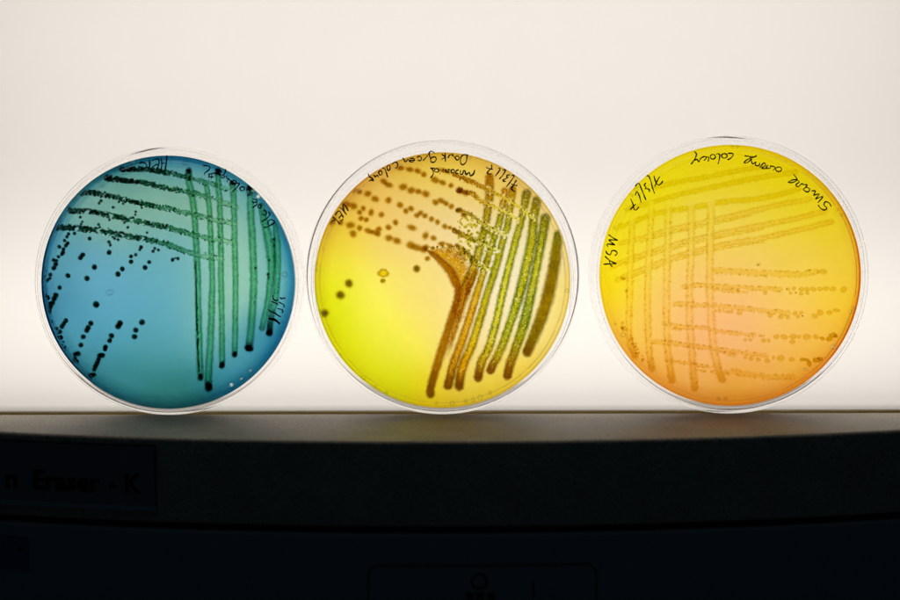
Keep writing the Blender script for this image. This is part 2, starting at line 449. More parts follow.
F1 = [(150, 300, 84, 158, 190), (60, 250, 80, 150, 175), (95, 270, 92, 162, 195), (70, 330, 72, 148, 180), (100, 330, 74, 152, 186), (150, 345, 68, 146, 165),
      (120, 385, 50, 130, 145), (165, 385, 45, 125, 130), (190, 395, 35, 115, 120), (90, 200, 108, 165, 165), (130, 215, 118, 172, 165), (130, 190, 105, 165, 155),
      (170, 195, 120, 175, 160), (170, 230, 105, 168, 170), (205, 200, 128, 180, 160), (230, 220, 135, 188, 175), (230, 280, 135, 190, 175), (215, 330, 125, 182, 170),
      (205, 300, 120, 180, 165), (260, 270, 130, 188, 175), (285, 290, 50, 140, 180), (282, 250, 55, 145, 175), (270, 215, 60, 140, 160), (240, 185, 85, 160, 180), (200, 168, 70, 145, 175),
      (165, 160, 45, 125, 160), (120, 168, 50, 120, 135), (245, 345, 75, 150, 170), (260, 340, 45, 130, 170), (230, 380, 40, 125, 160), (270, 330, 28, 110, 150), (110, 300, 85, 158, 192), 
      (55, 300, 60, 130, 165), (80, 365, 50, 125, 145)]
spots1 = tile(165, 140, 4.286, [(92, 97, 10, -.05), (513, 575, 10, -.05)]) 
spots1 = [(x, y, r / 4.286, a) for x, y, r, a in spots1] + [(258.8, 196.3, 2.7, .9), (253.3, 190.6, 2.0, .8), (231, 384.7, 2.7, .75), (241, 378.8, 1.9, .55), (250, 370.5, 1.8, .5), (134, 161.5, 1.5, .4), (78, 196, 1.5, .5), (54, 234, 1.6, .4), (110, 292, 2.6, -.1), (104, 186, 1.0, .3)]
F1 += [(186, 262, 86, 160, 186), (187, 290, 86, 160, 188), (188, 320, 80, 156, 182), (187, 345, 72, 150, 170), (172, 258, 92, 164, 188), (150, 250, 94, 164, 186), (170, 300, 86, 160, 190), (165, 325, 80, 156, 184), (203, 260, 134, 192, 178), (215, 300, 132, 190, 176), (228, 250, 136, 194, 180), (243, 300, 134, 192, 180), (242, 240, 134, 192, 180), (260, 290, 130, 188, 178), (150, 200, 126, 182, 168), (180, 215, 128, 184, 170), (100, 205, 116, 172, 170)]
d1 = Dish('blue agar dish with green streaks and scattered black colonies, leftmost of the three', -94.5, 45.1, 43.6, 3.0, (167.3, 280.7), F1, rim1, spots1, (1.14, .98, .86))
B1 = (126, 184, 172)
gE, gM = (34, 114, 78), (74, 160, 114)
def dupe(L): return [tuple(p) for p in L]
# strokes ploughed last: the five cross strokes; the uprights run beneath them
H = [tile(0, 0, 1, [(121, 168.5), (147, 169), (170, 172.8), (188, 177), (211.7, 184), (235, 190.5)]),
     [(106, 177), (128, 180), (147, 182.5), (166, 187.5), (185, 190.5), (209, 197), (237, 206.8)],
     [(81, 191.8), (100, 193.3), (124, 198.5), (147, 204), (168, 208), (190, 213.5), (212, 219), (235, 223.5)],
     [(68.5, 209.6), (86, 210.5), (109, 214.7), (135, 220.5), (167, 227), (189, 233.5), (212, 239), (231, 242)],
     [(56, 226.5), (76, 227.5), (100, 230), (123, 234.5), (147, 239), (168, 244.5), (189, 252), (202, 255.5), (221, 258.5)]]
Hhw = [2.2, 2.3, 2.3, 2.4, 2.6]
Hc = [(spline(h, .6)[0], w * 0.95) for h, w in zip(H, Hhw)]
Vs = [([(188.7, 170.5), (189, 180), (192.3, 198.7), (194.6, 218.7), (195.5, 238.7), (197, 275), (198.3, 345), (199.3, 378)], 3.0, .9, .65, 5),
      ([(206.3, 182.7), (208.3, 198.7), (209.7, 218.7), (210.5, 240), (211.7, 280), (211.2, 298), (209.3, 345), (207.2, 377), (207.3, 388.5)], [2.3, 2.5, 2.7, 3.4, 3.6], 0, 1.0, 11),
      ([(218.3, 171.5), (218.3, 186.7), (219.7, 200), (220, 218.7), (220.4, 240), (220.6, 280), (221, 321), (221, 366)], 2.75, 1, .95, 6),
      ([(232.4, 184), (233.7, 200), (234.3, 239), (235, 280), (234.5, 320), (233.8, 355)], 2.8, .5, .85, 5),
      ([(249.8, 187), (250.4, 200), (251, 218.7), (252, 239), (253.2, 280), (251, 321), (248.3, 348)], [2.9, 3.4, 3.5, 3.5, 3.7], .4, 1, 11),
      ([(261, 205), (264, 220), (268.5, 240), (271, 257), (270.5, 275), (267, 303), (261.3, 328.5)], [2.5, 3.4, 4.6, 4.4, 3.3, 2.7, 2.7], 0, .25, 8),
      ([(275, 224), (276.7, 240), (277.3, 257), (277, 275), (274.8, 298), (270, 320), (268.6, 333)], [2, 3.2, 3.4, 3.2, 3.2, 3, 3], 0, 1.0, 32)]
for i, (p, w, a, b, dl) in enumerate(Vs):
    d1.streak(p, np.atleast_1d(w) * 1.13, gE, gM, B1, grain=.35, rough=.24, soft=.17, mids=(.0, .85), dark0=a, dark1=b, dlen=dl, under=Hc, keep=.45)
hedge = [(6, 46, 34), (8, 60, 38), (14, 78, 48), (22, 104, 62), (62, 142, 105)]
hmid = [(5, 38, 28), (10, 66, 40), (24, 98, 62), (70, 150, 110), (120, 185, 150)]
gp = [[], [], [(103, 193.5, 2.0), (124, 199, 1.7)], [(87, 212, 2.6), (110.5, 215.5, 1.8), (131.5, 219.5, 1.6)], [(76, 228, 2.2), (99, 230, 2.8), (122, 234, 2.2), (142, 239, 2.4)]]
for i, p in enumerate(H):
    d1.streak(p, [Hhw[i] * 1.05, Hhw[i], Hhw[i]], hedge, hmid, B1, grain=.8, rough=.85, soft=.10, gaps=gp[i], mids=(.2, .8))
# the dark crumbly right edge of the first upright
d1.streak([(195.6, 262), (195.8, 300), (196.4, 340), (198, 372)], .9, (8, 60, 40), (8, 60, 40), B1, grain=.9, rough=.9)
A4 = 4.286
col1 = tile(30, 140, A4, [(253, 420, 8), (336, 435, 7), (341, 448, 6), (188, 398, 7), (222, 490, 10), (213, 502, 10), (336, 480, 10), (272, 543, 11), (392, 551, 10), (373, 573, 11),
    (430, 497, 8), (450, 490, 7), (430, 520, 9), (508, 522, 8), (490, 545, 10), (473, 458, 8), (468, 468, 6), (525, 475, 7), (533, 463, 6), (548, 470, 6), (158, 579, 10), (240, 591, 11), (375, 425, 6), (360, 420, 6),
    (352, 413, 5), (417, 372, 6), (386, 410, 6), (396, 395, 5), (295, 268, 6), (303, 258, 6), (320, 222, 5), (355, 286, 6), (398, 270, 5), (380, 262, 5), (478, 288, 5),
    (452, 305, 5), (450, 318, 4.5), (440, 330, 5), (403, 352, 5), (292, 360, 6), (297, 371, 5), (338, 340, 5), (222, 348, 5), (217, 358, 5), (213, 328, 6), (500, 395, 5), (458, 425, 5),
    (162, 400, 7), (155, 412, 7), (145, 428, 7), (158, 440, 8), (150, 450, 8), (122, 455, 8), (140, 465, 8), (137, 480, 9), (118, 498, 7), (133, 488, 7), (97, 512, 8), (110, 515, 7), (106, 530, 10), (98, 546, 10), (82, 575, 8), (80, 591, 7), (55, 580, 7)])
col1 += tile(165, 140, A4, [(30, 512, 8), (53, 507, 7), (42, 505, 4), (467, 425, 6), (468, 452, 5), (445, 515, 5), (386, 548, 5), (440, 575, 6), (442, 588, 4)])
col1 += tile(30, 275, A4, [(122, 52, 9), (105, 85, 11), (98, 100, 11), (90, 118, 11), (82, 135, 10), (72, 90, 6), (75, 155, 11), (70, 20, 7), (278, 125, 13.5), (147, 195, 10), (138, 208, 9), (130, 220, 10),
    (122, 242, 9), (108, 228, 7), (125, 267, 9), (255, 206, 11), (243, 225, 11), (236, 237, 10), (222, 264, 10), (211, 300, 10), (198, 337, 11), (186, 340, 9), (185, 358, 9), (195, 371, 8), (178, 369, 7),
    (380, 206, 12), (372, 220, 12), (343, 260, 11), (335, 281, 10), (317, 308, 10), (315, 318, 9), (303, 345, 11), (292, 345, 11), (287, 362, 10), (280, 378, 11), (273, 392, 10), (268, 405, 9),
    (265, 428, 10), (252, 432, 11), (248, 444, 9), (475, 202, 12), (448, 236, 11), (442, 264, 11)])
tiny = []
for i, (x, y, r) in enumerate(sorted(col1, key=lambda q: -q[2])):
    r = r / A4
    kw = dict(col=(4, 16, 18), rimc=(10, 55, 50), base=(90, 160, 185), soft=.16, wob=.06, hgt=.5)
    if i < 97: d1.blob(x, y, r * 1.1, **kw)
    else: d1.blob(x, y, r * 1.1, collect=tiny, **kw)
# crumbs shed along the cross strokes and along the left wall
for h, w in zip(H, Hhw):
    C, _, L = spline(h, 1.0)
    for k in range(75):
        i = int(len(C) * random.random() ** 1.5); o = random.choice((-1, 1, 1)) * (w * random.uniform(.75, 1.35))
        d1.blob(C[i][0] + random.uniform(-1, 1), C[i][1] + o, random.uniform(.55, .95), col=(10, 60, 42), base=B1, soft=.3, collect=tiny)
    for k in range(60):
        i = int(len(C) * .6 * random.random() ** 1.2); o = random.uniform(-.9, .9) * w
        d1.blob(C[i][0], C[i][1] + o, random.uniform(.7, 1.15), col=(4, 36, 28), base=B1, soft=.3, collect=tiny)
for k in range(26):
    a = R(random.uniform(172, 214)); rr = random.uniform(.955, .99) * 127
    d1.blob(167.3 + rr * math.cos(a), 280.7 - rr * math.sin(a), random.uniform(.8, 1.9), col=(4, 22, 28), base=(60, 130, 160), soft=.2, collect=tiny)
for (x, y, a_, b_) in [(207.4, 387, 3.4, 4.6), (248, 348.5, 4, 3.8), (268.8, 332.5, 3.2, 5), (221, 365, 2.9, 3.4), (233.8, 354.5, 2.7, 2.6), (199.5, 377.5, 2.2, 3), (188.8, 171, 2.2, 2.8), (218.4, 170.8, 2.8, 3.6), (232.5, 182.5, 2.6, 2.4), (250, 187, 3, 3.6)]:
    d1.blob(x, y, a_, b_, 0, col=(4, 26, 22), rimc=(8, 48, 36), base=B1, soft=.25, wob=.25, collect=tiny)
for k in range(46):
    i = random.random(); d1.blob(195.5 + 3 * i - .5 + random.uniform(-.7, .5), 262 + i * 115, random.uniform(.5, .9), col=(6, 50, 36), base=B1, soft=.3, collect=tiny)
d1.flush(tiny, 'fine_growth', 'fine dark green crumbs of growth along the streaks')
d1.ink('HEK', 130, 145, 15, [('w', .75, [(560, 150), (552, 230), (540, 310), (530, 370)]), [(470, 195), (480, 270), (470, 370)], [(470, 272), (545, 262)], [(330, 232), (380, 205), (432, 208), (440, 250), (425, 320), (412, 372)],
    [(335, 325), (390, 292), (430, 288)], ('w', .75, [(290, 215), (300, 280), (288, 340), (280, 395)]), [(140, 265), (200, 255), (240, 272), (258, 312), (280, 345)]])
d1.ink('#2', 195, 155, 15, [[(122, 160), (180, 155), (228, 182), (200, 230), (150, 262), (145, 297)], [(222, 268), (205, 342)], [(258, 262), (245, 352)], [(200, 288), (310, 262)], [(200, 322), (280, 325)], ('w', .9, [(300, 280), (340, 270), (380, 300)])])
d1.ink('black colony', 195, 155, 15, [[(455, 205), (460, 245), (420, 295), (370, 290)], [(430, 298), (445, 322), (412, 340), (398, 310)], [(470, 305), (488, 355), (515, 340)], [(478, 402), (515, 362), (548, 402), (548, 375)],
    ('o', 590, 405, 30, 32), [(615, 420), (668, 425), (640, 470), (600, 512), (562, 552)], ('o', 710, 503, 34, 30), [(765, 518), (815, 522), (830, 560), (800, 600)],
    [(780, 612), (820, 590), (850, 600)], [(865, 650), (905, 662), (930, 690), (885, 712), (850, 688)], [(930, 690), (925, 740), (862, 790)], ('o', 968, 768, 26, 28), [(1025, 820), (1062, 838), (1068, 885), (1030, 900), (1000, 875)],
    [(1100, 850), (1125, 888), (1075, 950), (990, 1002)], [(1035, 1090), (1120, 1058), (1190, 1008)], [(1095, 985), (1150, 968), (1192, 1000), (1160, 1040), (1105, 1052), (1092, 990)]])
d1.ink('7/3/17', 255, 285, 12, [[(215, 118), (208, 150), (240, 188), (280, 178)], [(182, 195), (230, 212), (278, 240)], [(150, 290), (200, 332), (250, 345)], [(290, 150), (318, 165), (352, 152), (350, 172)], [(280, 205), (310, 222), (345, 245), (338, 272)],
    [(262, 285), (322, 300), (322, 338)], [(200, 305), (260, 360), (305, 385)], ('w', 1.2, [(150, 400), (190, 410), (240, 425), (292, 470)])])
d1.ring(d1.Ra * .958, [(20, 64), (70, 112), (118, 160), (166, 208), (214, 256), (262, 304), (310, 354)])

# ================================================================== DISH 2 : yellow-green
def rim2(rn, an, px):
    k = np.ones((len(rn), 3))
    ul = np.clip(np.cos(an - R(125)), 0, 1)
    k *= 1 - (sstep(0.86, 0.99, rn))[:, None] * (0.10 + 0.16 * ul[:, None]) * np.array([.5, 1, 1.4])
    k *= 1 - (sstep(0.978, 1.0, rn))[:, None] * np.array([.22, .28, .5])
    line = np.exp(-((rn - 0.962) / 0.004) ** 2) * (0.5 + 0.5 * np.sin(an * 2.3 + 1))
    k *= 1 - (line * 0.22)[:, None]
    return k
F2 = [(380, 330, 228, 226, 62), (330, 290, 214, 218, 18), (325, 320, 204, 212, 6), (350, 360, 210, 214, 6), (390, 385, 214, 215, 8), (400, 350, 224, 222, 58), (440, 398, 232, 205, 10), (480, 398, 228, 205, 20),
      (420, 330, 244, 226, 95), (435, 300, 251, 226, 130), (410, 290, 248, 228, 105), (370, 290, 232, 228, 80), (345, 255, 234, 222, 60), (380, 250, 246, 220, 108), (410, 225, 243, 212, 122), (380, 215, 238, 198, 100),
      (345, 215, 222, 178, 60), (330, 235, 222, 195, 35), (370, 178, 222, 180, 70), (410, 160, 218, 180, 50), (440, 160, 222, 192, 40), (470, 168, 232, 200, 60), (420, 190, 238, 205, 105), (450, 195, 241, 212, 120), (475, 190, 240, 210, 110), (440, 235, 246, 220, 145),
      (500, 185, 228, 190, 75), (530, 200, 232, 205, 105), (500, 230, 242, 230, 165), (525, 250, 242, 231, 172), (550, 240, 236, 215, 110), (515, 290, 244, 232, 175), (490, 320, 246, 228, 150), (535, 300, 241, 228, 160), (561, 290, 238, 212, 72),
      (550, 335, 238, 216, 92), (525, 370, 238, 210, 60), (470, 360, 246, 220, 130), (500, 380, 238, 208, 60), (460, 385, 240, 208, 85)]
spots2 = [(452 + 0, 404, 1.9, -.9), (465.5, 402, 1.3, -.8), (473, 400.5, 1.4, -.8), (480, 398, 1.9, -.9), (490, 393, 1.1, -.8), (316, 263, 1.2, -.8), (315.5, 270, 1.4, -.8), (318, 312, 2.1, -.8), (340, 355.5, 1.2, -.8), (363, 378, 1.8, -.8),
          (567, 291, 1.5, -.9), (386, 393, 1.1, -.8), (375, 387, .9, -.7), (470, 158.5, 1.1, -.5), (478, 156.8, 1.2, -.5), (436, 404, 1.1, -.8)]
F2 += [(510, 262, 246, 234, 190), (495, 300, 246, 232, 178), (530, 275, 244, 234, 186), (480, 340, 247, 226, 150), (515, 330, 245, 230, 170), (470, 220, 246, 224, 152), (540, 262, 243, 230, 165)]
d2 = Dish('yellow agar dish with olive and brown streaks and brown spots, middle of the three', -2.5, 46.2, 44.0, 3.0, (441.3, 277.8), F2, rim2, spots2, (1, .965, 1.1))
B2 = (243, 224, 150)
gr_e, gr_m = (122, 126, 4), (186, 180, 16)
br_e, br_m = (160, 112, 2), (208, 160, 10)
md_e, md_m = (140, 122, 2), (212, 180, 14)
dk = (118, 70, 2)
diag = [[(455, 175.5), (472, 182), (486, 189), (503, 197.5), (520, 208), (534, 219)], [(459, 190), (473, 194.5), (479, 200), (492, 206), (506, 212.5), (519, 220.5)], [(458, 210), (473, 216), (483, 224), (497, 231), (506, 236)], [(455, 231), (476, 241), (488, 247), (497, 250)], [(457, 246), (470, 256), (480, 266), (488, 270)]]
Dc = [(spline(p, .6)[0], 1.5) for p in diag]
U = [([(490, 178), (490, 195), (487.5, 213), (485, 230), (481, 243), (478, 256), (474, 268), (469, 281), (463, 294), (457, 312), (451, 332), (446, 348), (441, 362)], [4, 4, 3.6, 3.6, 4, 4, 4.5, 5, 5, 5, 5, 4.5], [br_e, (135, 120, 2), gr_e, md_e, br_e, br_e, br_e], [(165, 110, 0), (185, 165, 8), (190, 180, 10), (205, 175, 10), (218, 172, 16), (218, 172, 16), (215, 165, 12)], .35, 0),
     ([(505, 191), (503, 207), (499, 225), (493, 242), (487, 262), (482, 278), (478, 291), (469, 320), (460, 347), (453, 366), (448, 386.5)], [3, 3.2, 3.3, 3, 3.2, 3.2, 3.5, 3.8, 4, 4, 4], [br_e, gr_e, gr_e, md_e, br_e, br_e, dk], [br_m, gr_m, gr_m, md_m, (225, 182, 12), (218, 170, 10), br_e], .3, .85),
     ([(513, 190), (510.5, 208), (508, 225), (503, 241), (497, 265), (488.5, 291), (480, 320), (471, 348), (464.5, 362), (460.5, 375), (459, 387.5)], [3.6, 3.2, 3, 3.4, 3.4, 3.6, 3.8, 4.1, 4.3, 4.3, 4.1], [(170, 130, 0), gr_e, gr_e, gr_e, md_e, br_e, dk], [(190, 160, 10), gr_m, gr_m, (190, 180, 10), (220, 195, 10), (228, 182, 10), br_e], .3, .95),
     ([(527, 194), (522, 219), (516, 241), (508.5, 270), (502.5, 295), (497, 320), (489, 348), (482, 362), (478, 378.5)], [4, 3.3, 3.4, 3.6, 3.7, 3.7, 3.9, 4, 4], [(120, 118, 0), gr_e, gr_e, gr_e, (120, 128, 4), md_e, dk], [(140, 130, 2), gr_m, (205, 205, 20), (222, 220, 40), (215, 212, 30), (205, 185, 12), br_e], .5, .9),
     ([(537, 201), (534, 221), (532, 241), (526, 270), (519, 297), (511, 322), (503, 345), (497, 358), (490.5, 371)], [4, 3.9, 4.8, 4.8, 4.6, 3.9, 4, 4, 3.9], [(125, 122, 0), gr_e, gr_e, (100, 115, 4), (112, 122, 4), (150, 138, 4), dk], [(140, 132, 2), gr_m, (198, 194, 8), (190, 190, 12), (175, 182, 14), (180, 168, 8), br_e], .5, .8),
     ([(545.5, 219), (542, 241), (536.5, 270), (530.5, 298), (525, 322), (517, 346), (510.5, 365), (507.5, 376.5)], [4.5, 4.2, 4, 4.6, 4.8, 4.2, 4.2, 4], [(110, 112, 0), (108, 116, 0), gr_e, (92, 112, 6), (108, 118, 2), (138, 105, 0), dk], [(128, 125, 0), (190, 190, 20), (205, 206, 40), (150, 165, 14), (168, 168, 8), (160, 125, 2), br_e], .4, .9),
     ([(558.5, 235), (557, 248), (553.5, 272), (548, 298), (541, 320), (533.5, 339), (527.5, 353)], [4, 4.6, 5.4, 5.8, 5.4, 5, 4.4], [(124, 124, 0), (132, 116, 0), (136, 110, 0), (136, 110, 0), (124, 104, 0), (112, 88, 0)], [(128, 128, 0), (136, 120, 0), (142, 116, 0), (142, 114, 0), (128, 107, 0), (114, 88, 0)], 0, .4)]
def warm(cc):
    cc = np.array(cc, float); cc = cc * np.array([1.02, 1.0, 1.0]); return [tuple(q) for q in cc] if cc.ndim > 1 else tuple(cc)
W1 = [(429.5, 252), (437, 258), (445, 265.5), (450.5, 272), (455, 281), (458.5, 290), (457.5, 299), (452.5, 316), (445, 340), (439, 359), (433.5, 377), (430, 391), (430.3, 395)]
W1c = [(spline(W1, .6)[0], 4.0)]
for i, (p, w, e, mcol, g_, d_) in enumerate(U):
    e, mcol = warm(e), [tuple(np.array(q) * np.array([.94, .91, .9])) for q in warm([m_ for m_ in mcol])]
    d2.streak(p, np.array(w, float) * 1.2, e, mcol, B2, grain=.3 if i else .45, rough=.26, soft=.17, mids=(.1, .7), speck=True, dark1=d_, dlen=16, darkcol=(122, 74, 0), under=(Dc + (W1c if i < 2 else [])) if i < 5 else (), keep=.2, glint=g_ * 1.2, fade1=26 if i == 0 else 0)
d2.streak(W1, [2, 3.4, 4.2, 4.8, 5.2, 4, 4, 4.3, 4.6, 4.7, 4.6, 4.4, 4.4], [(158, 108, 0), (168, 114, 0), (172, 116, 0), (168, 112, 0), (160, 106, 0), (150, 98, 0), (122, 78, 0)], [(158, 108, 0), (170, 116, 0), (178, 122, 0), (176, 120, 0), (170, 114, 0), (154, 100, 0), (122, 78, 0)], B2, grain=.25, rough=.25, soft=.2, dark1=.5, dlen=40, darkcol=(120, 72, 0))
# amber mass where the fan of strokes starts
d2.streak([(433, 251), (444, 255), (456, 263), (462, 276), (463, 292), (457, 316), (449, 338)], [2.5, 6, 9.5, 9.5, 7.5, 5.5, 4], (200, 150, 8), (204, 154, 10), B2, grain=.5, rough=1.2, soft=.3, glint=.7, fade1=30)
d2.streak([(478, 268), (472, 282), (466, 298)], [3, 3, 3], (190, 140, 4), (222, 175, 20), B2, grain=.4, rough=.4, soft=.2, fade0=5, fade1=6)
d2.streak([(444, 251), (456, 252), (468, 258), (478, 266)], [2.4, 3.6, 4, 3.5], (190, 150, 12), (215, 180, 40), B2, grain=1.1, rough=1.5, soft=.35, glint=1.0, fade0=3, fade1=4)
dg_e = [(160, 105, 2), (165, 115, 2), (205, 175, 30), (228, 212, 70), (232, 222, 90)]
for i, p in enumerate(diag):
    d2.streak(p, [2.6, 2.3, 1.7, 1.5], dg_e if i < 2 else [(165, 125, 8), (165, 145, 10), (205, 190, 50), (230, 220, 90)], dg_e if i < 2 else [(172, 132, 12), (190, 175, 30), (226, 214, 80), (238, 228, 120)], B2, grain=.7, rough=.6, soft=.2, glint=.4)
bl = [(400.7, 168, 3.5, 2.5, 10), (410, 169.5, 4, 2.3, 14), (418, 171, 3.5, 2.4, 16), (424, 174.5, 2.8, 2.5, 0), (435.3, 180, 4, 3.1, 15), (442.8, 182.8, 3.4, 2.6, 25), (451.2, 185.6, 2.5, 2.4, 0), (445, 171, 7, 2.1, 20),
      (460.5, 191, 3, 3.1, 0), (466, 193.5, 3, 2.6, 20), (384, 181.5, 3.6, 2.6, 20), (389, 185, 3.8, 2.6, 12), (403.3, 187, 4.0, 3.3, 0), (411.4, 190.5, 3.2, 3.6, 60), (418.5, 191.6, 3.5, 2.4, 12), (426, 194, 4, 3, 12),
      (435.6, 202.5, 3, 2.8, 0), (441, 200.8, 3.2, 2.7, 0), (446, 203.5, 3, 2.4, 30), (451.6, 206.6, 2.6, 2.5, 0), (458, 210.5, 2.3, 2.2, 0), (463.2, 215.4, 2.2, 2, 0), (352, 188.5, 5, 3.3, 28), (359.5, 191.8, 2.6, 2.4, 0), (368, 193.6, 3.4, 2.9, 0), (375.3, 199, 3.8, 3, 25),
      (388.6, 200.2, 3.2, 3, 0), (400.2, 205, 3.4, 2.7, 25), (405.8, 211.2, 2.5, 2.6, 0), (411, 208.8, 3, 2.7, 0), (417, 215.5, 2.6, 2.4, 0), (420.6, 213, 2.6, 2.4, 0), (425, 216, 2.7, 2.4, 20), (431.6, 219.2, 2.7, 2.5, 0), (437.6, 222.3, 2.7, 2.5, 0),
      (445, 226.8, 2.7, 2.7, 0), (450, 227.8, 2.2, 1.9, 0), (454, 229.3, 2.2, 1.8, 0), (346, 204.5, 4.5, 3.2, 8), (353.5, 206, 3.8, 3, 30), (363.3, 208.4, 2.5, 2.4, 0), (359.6, 212.4, 2.6, 2.4, 20), (371.2, 212.5, 2.6, 3.6, 20), (361, 218.4, 2.5, 2.4, 0), (366.2, 219.7, 2.4, 2.3, 0), (381.5, 214.6, 2.8, 2.6, 0),
      (395.6, 222.6, 2.8, 2.7, 0), (388.5, 227.4, 2.9, 2.6, 0), (411.9, 227.7, 4.6, 2.7, 14), (425.6, 235.8, 2.8, 4, 20), (433.6, 238.3, 3, 2.5, 40), (350.4, 225.2, 4.3, 3.1, 8), (359.5, 228, 2.7, 2.6, 0), (352.9, 233.8, 3.6, 3.3, 0), (368.4, 231, 3.8, 2.6, 12), (374, 232.5, 3.4, 2.5, 5), (378.7, 229.5, 2.9, 2.7, 0), (378, 234.2, 2.7, 2.4, 0),
      (389, 238.2, 4, 2.9, 15), (397, 241, 4.4, 3, 15), (410.5, 245.3, 4, 3.5, 10), (416.5, 247.6, 4.4, 3.4, 12), (423.5, 249.5, 4, 3.5, 15), (427.5, 258.7, 2.7, 2.4, 0), (426, 248, 3, 3, 0), (442, 244, 4, 2, -8), (450, 246, 3, 2.2, 10), (457.5, 246, 1.7, 1.6, 0), (433, 248.5, 2, 1.8, 0),
      (332, 221, 3.5, 4.5, 20), (340.5, 222.7, 2.6, 2.4, 0)]
for (x, y, a, b, g_) in bl:
    d2.blob(x, y, a * 1.16, b * 1.2, g_, col=(160, 108, 2), rimc=(204, 156, 44), base=(240, 208, 120), soft=.4, wob=.1)
for (x, y, r) in [(416.6, 269, 4.1), (348.6, 283.6, 4.7), (340, 295.3, 5.0), (323.9, 313.6, 4.6)]:
    d2.blob(x, y, r, col=(112, 84, 0), rimc=(196, 172, 30), base=(238, 225, 80), soft=.26, wob=.05)
# a clear droplet with a dark outline
d2.blob(383.2, 273.5, 5.3, 4.6, 15, col=(214, 178, 10), rimc=(180, 146, 0), centre=(234, 206, 20), base=(242, 228, 100), soft=.2, wob=.2, name='droplet', hgt=1.0)
d2.blob(382.8, 281, 2.9, 2.4, 20, col=(150, 120, 0), rimc=(195, 165, 10), base=(242, 228, 100), soft=.2, wob=.2, name='droplet')
tiny = []
for k in range(150):
    t = random.random(); x = 458 + 38 * random.random(); y = 212 + (x - 458) * .45 + random.uniform(0, 52) * (1 - .2 * t)
    d2.blob(x, y, random.uniform(.8, 2.1), random.uniform(.7, 1.6), random.uniform(0, 180), col=random.choice([(190, 176, 24), (200, 186, 36), (212, 196, 60)]), base=B2, soft=.4, wob=.3, collect=tiny)
for p in diag + [[(430, 250), (444, 246), (458, 250)]]:
    C, _, L = spline(p, 1.0)
    for k in range(26):
        i = random.randrange(len(C)); d2.blob(C[i][0] + random.uniform(-2, 2), C[i][1] + random.uniform(-2.6, 2.6), random.uniform(.5, 1.0), col=(175, 155, 30), base=B2, soft=.3, collect=tiny)
d2.flush(tiny, 'fine_growth', 'fine olive specks of growth where the streaks cross')
d2.ink('HEK', 325, 195, 15, [[(265, 125), (312, 168), (350, 240)], [(215, 185), (270, 222), (325, 300)], [(265, 140), (275, 185), (288, 235)], [(155, 310), (180, 262), (215, 240), (245, 282), (278, 340)], [(205, 352), (248, 298)],
    [(115, 325), (170, 370), (220, 435)], [(95, 410), (150, 368)], [(225, 385), (262, 378), (268, 355)]])
d2.ink('colony', 365, 145, 15, [[(50, 430), (75, 480), (112, 500), (65, 545)], [(112, 500), (130, 530), (100, 535)], [(130, 450), (160, 478), (185, 455), (212, 488)], ('o', 235, 420, 26, 32), [(262, 345), (300, 360), (325, 420), (345, 490)], ('o', 357, 343, 24, 40), [(410, 295), (450, 260), (490, 275), (490, 322), (455, 357)]])
d2.ink('green', 400, 145, 11.25, [[(35, 145), (65, 190), (95, 162), (110, 190)], [(112, 155), (150, 152), (168, 172), (140, 195), (112, 178), (160, 172)], [(195, 145), (222, 128), (245, 148), (232, 178), (202, 172)], [(260, 178), (285, 155), (305, 135), (310, 115)],
    [(392, 90), (355, 72), (330, 98), (345, 150), (352, 195)], [(352, 192), (350, 155), (390, 135), (412, 160), (388, 195), (352, 195)]])
d2.ink('Dark', 400, 145, 11.25, [[(510, 92), (513, 140), (515, 192)], [(472, 105), (510, 138), (470, 165)], [(545, 150), (560, 118), (582, 112)], [(595, 128), (592, 105), (615, 140), (630, 150)], ('o', 648, 148, 20, 24), [(772, 115), (722, 113), (690, 140), (685, 200), (710, 225), (748, 190), (758, 118)]])
d2.ink('mucoid', 400, 145, 11.25, [('w', .75, [(845, 285), (828, 330), (795, 350), (782, 312), (748, 335), (732, 285)]), [(722, 285), (705, 330), (682, 330), (685, 285)], [(665, 285), (640, 290), (632, 318), (662, 320)], ('o', 597, 298, 18, 20), [(570, 285), (545, 275), (548, 310), (520, 300), (515, 272)],
    [(490, 265), (486, 305)], ('w', .8, [(447, 320), (455, 324)]), ('o', 415, 288, 24, 20), [(345, 255), (375, 290), (375, 335), (345, 372)], [(360, 265), (395, 262)]])
d2.ink('7/3/17', 480, 160, 17.13, [[(205, 85), (205, 135), (160, 185), (128, 230), (170, 247), (215, 240)], [(108, 130), (165, 155), (225, 165)], [(315, 145), (350, 150), (330, 200), (265, 285)], [(390, 180), (440, 180), (400, 260), (335, 335)],
    [(522, 260), (475, 265), (465, 300), (488, 305), (440, 330), (400, 350), (412, 372), (448, 365)], [(545, 270), (590, 280), (540, 360), (450, 475)], ('w', .75, [(630, 350), (575, 440), (545, 500), (602, 556)]), [(535, 415), (600, 440), (650, 440)]])
d2.ring(d2.Ra * .962, [(-20, 22), (28, 70), (76, 118), (124, 166), (172, 214), (220, 262), (268, 310), (314, 336)])

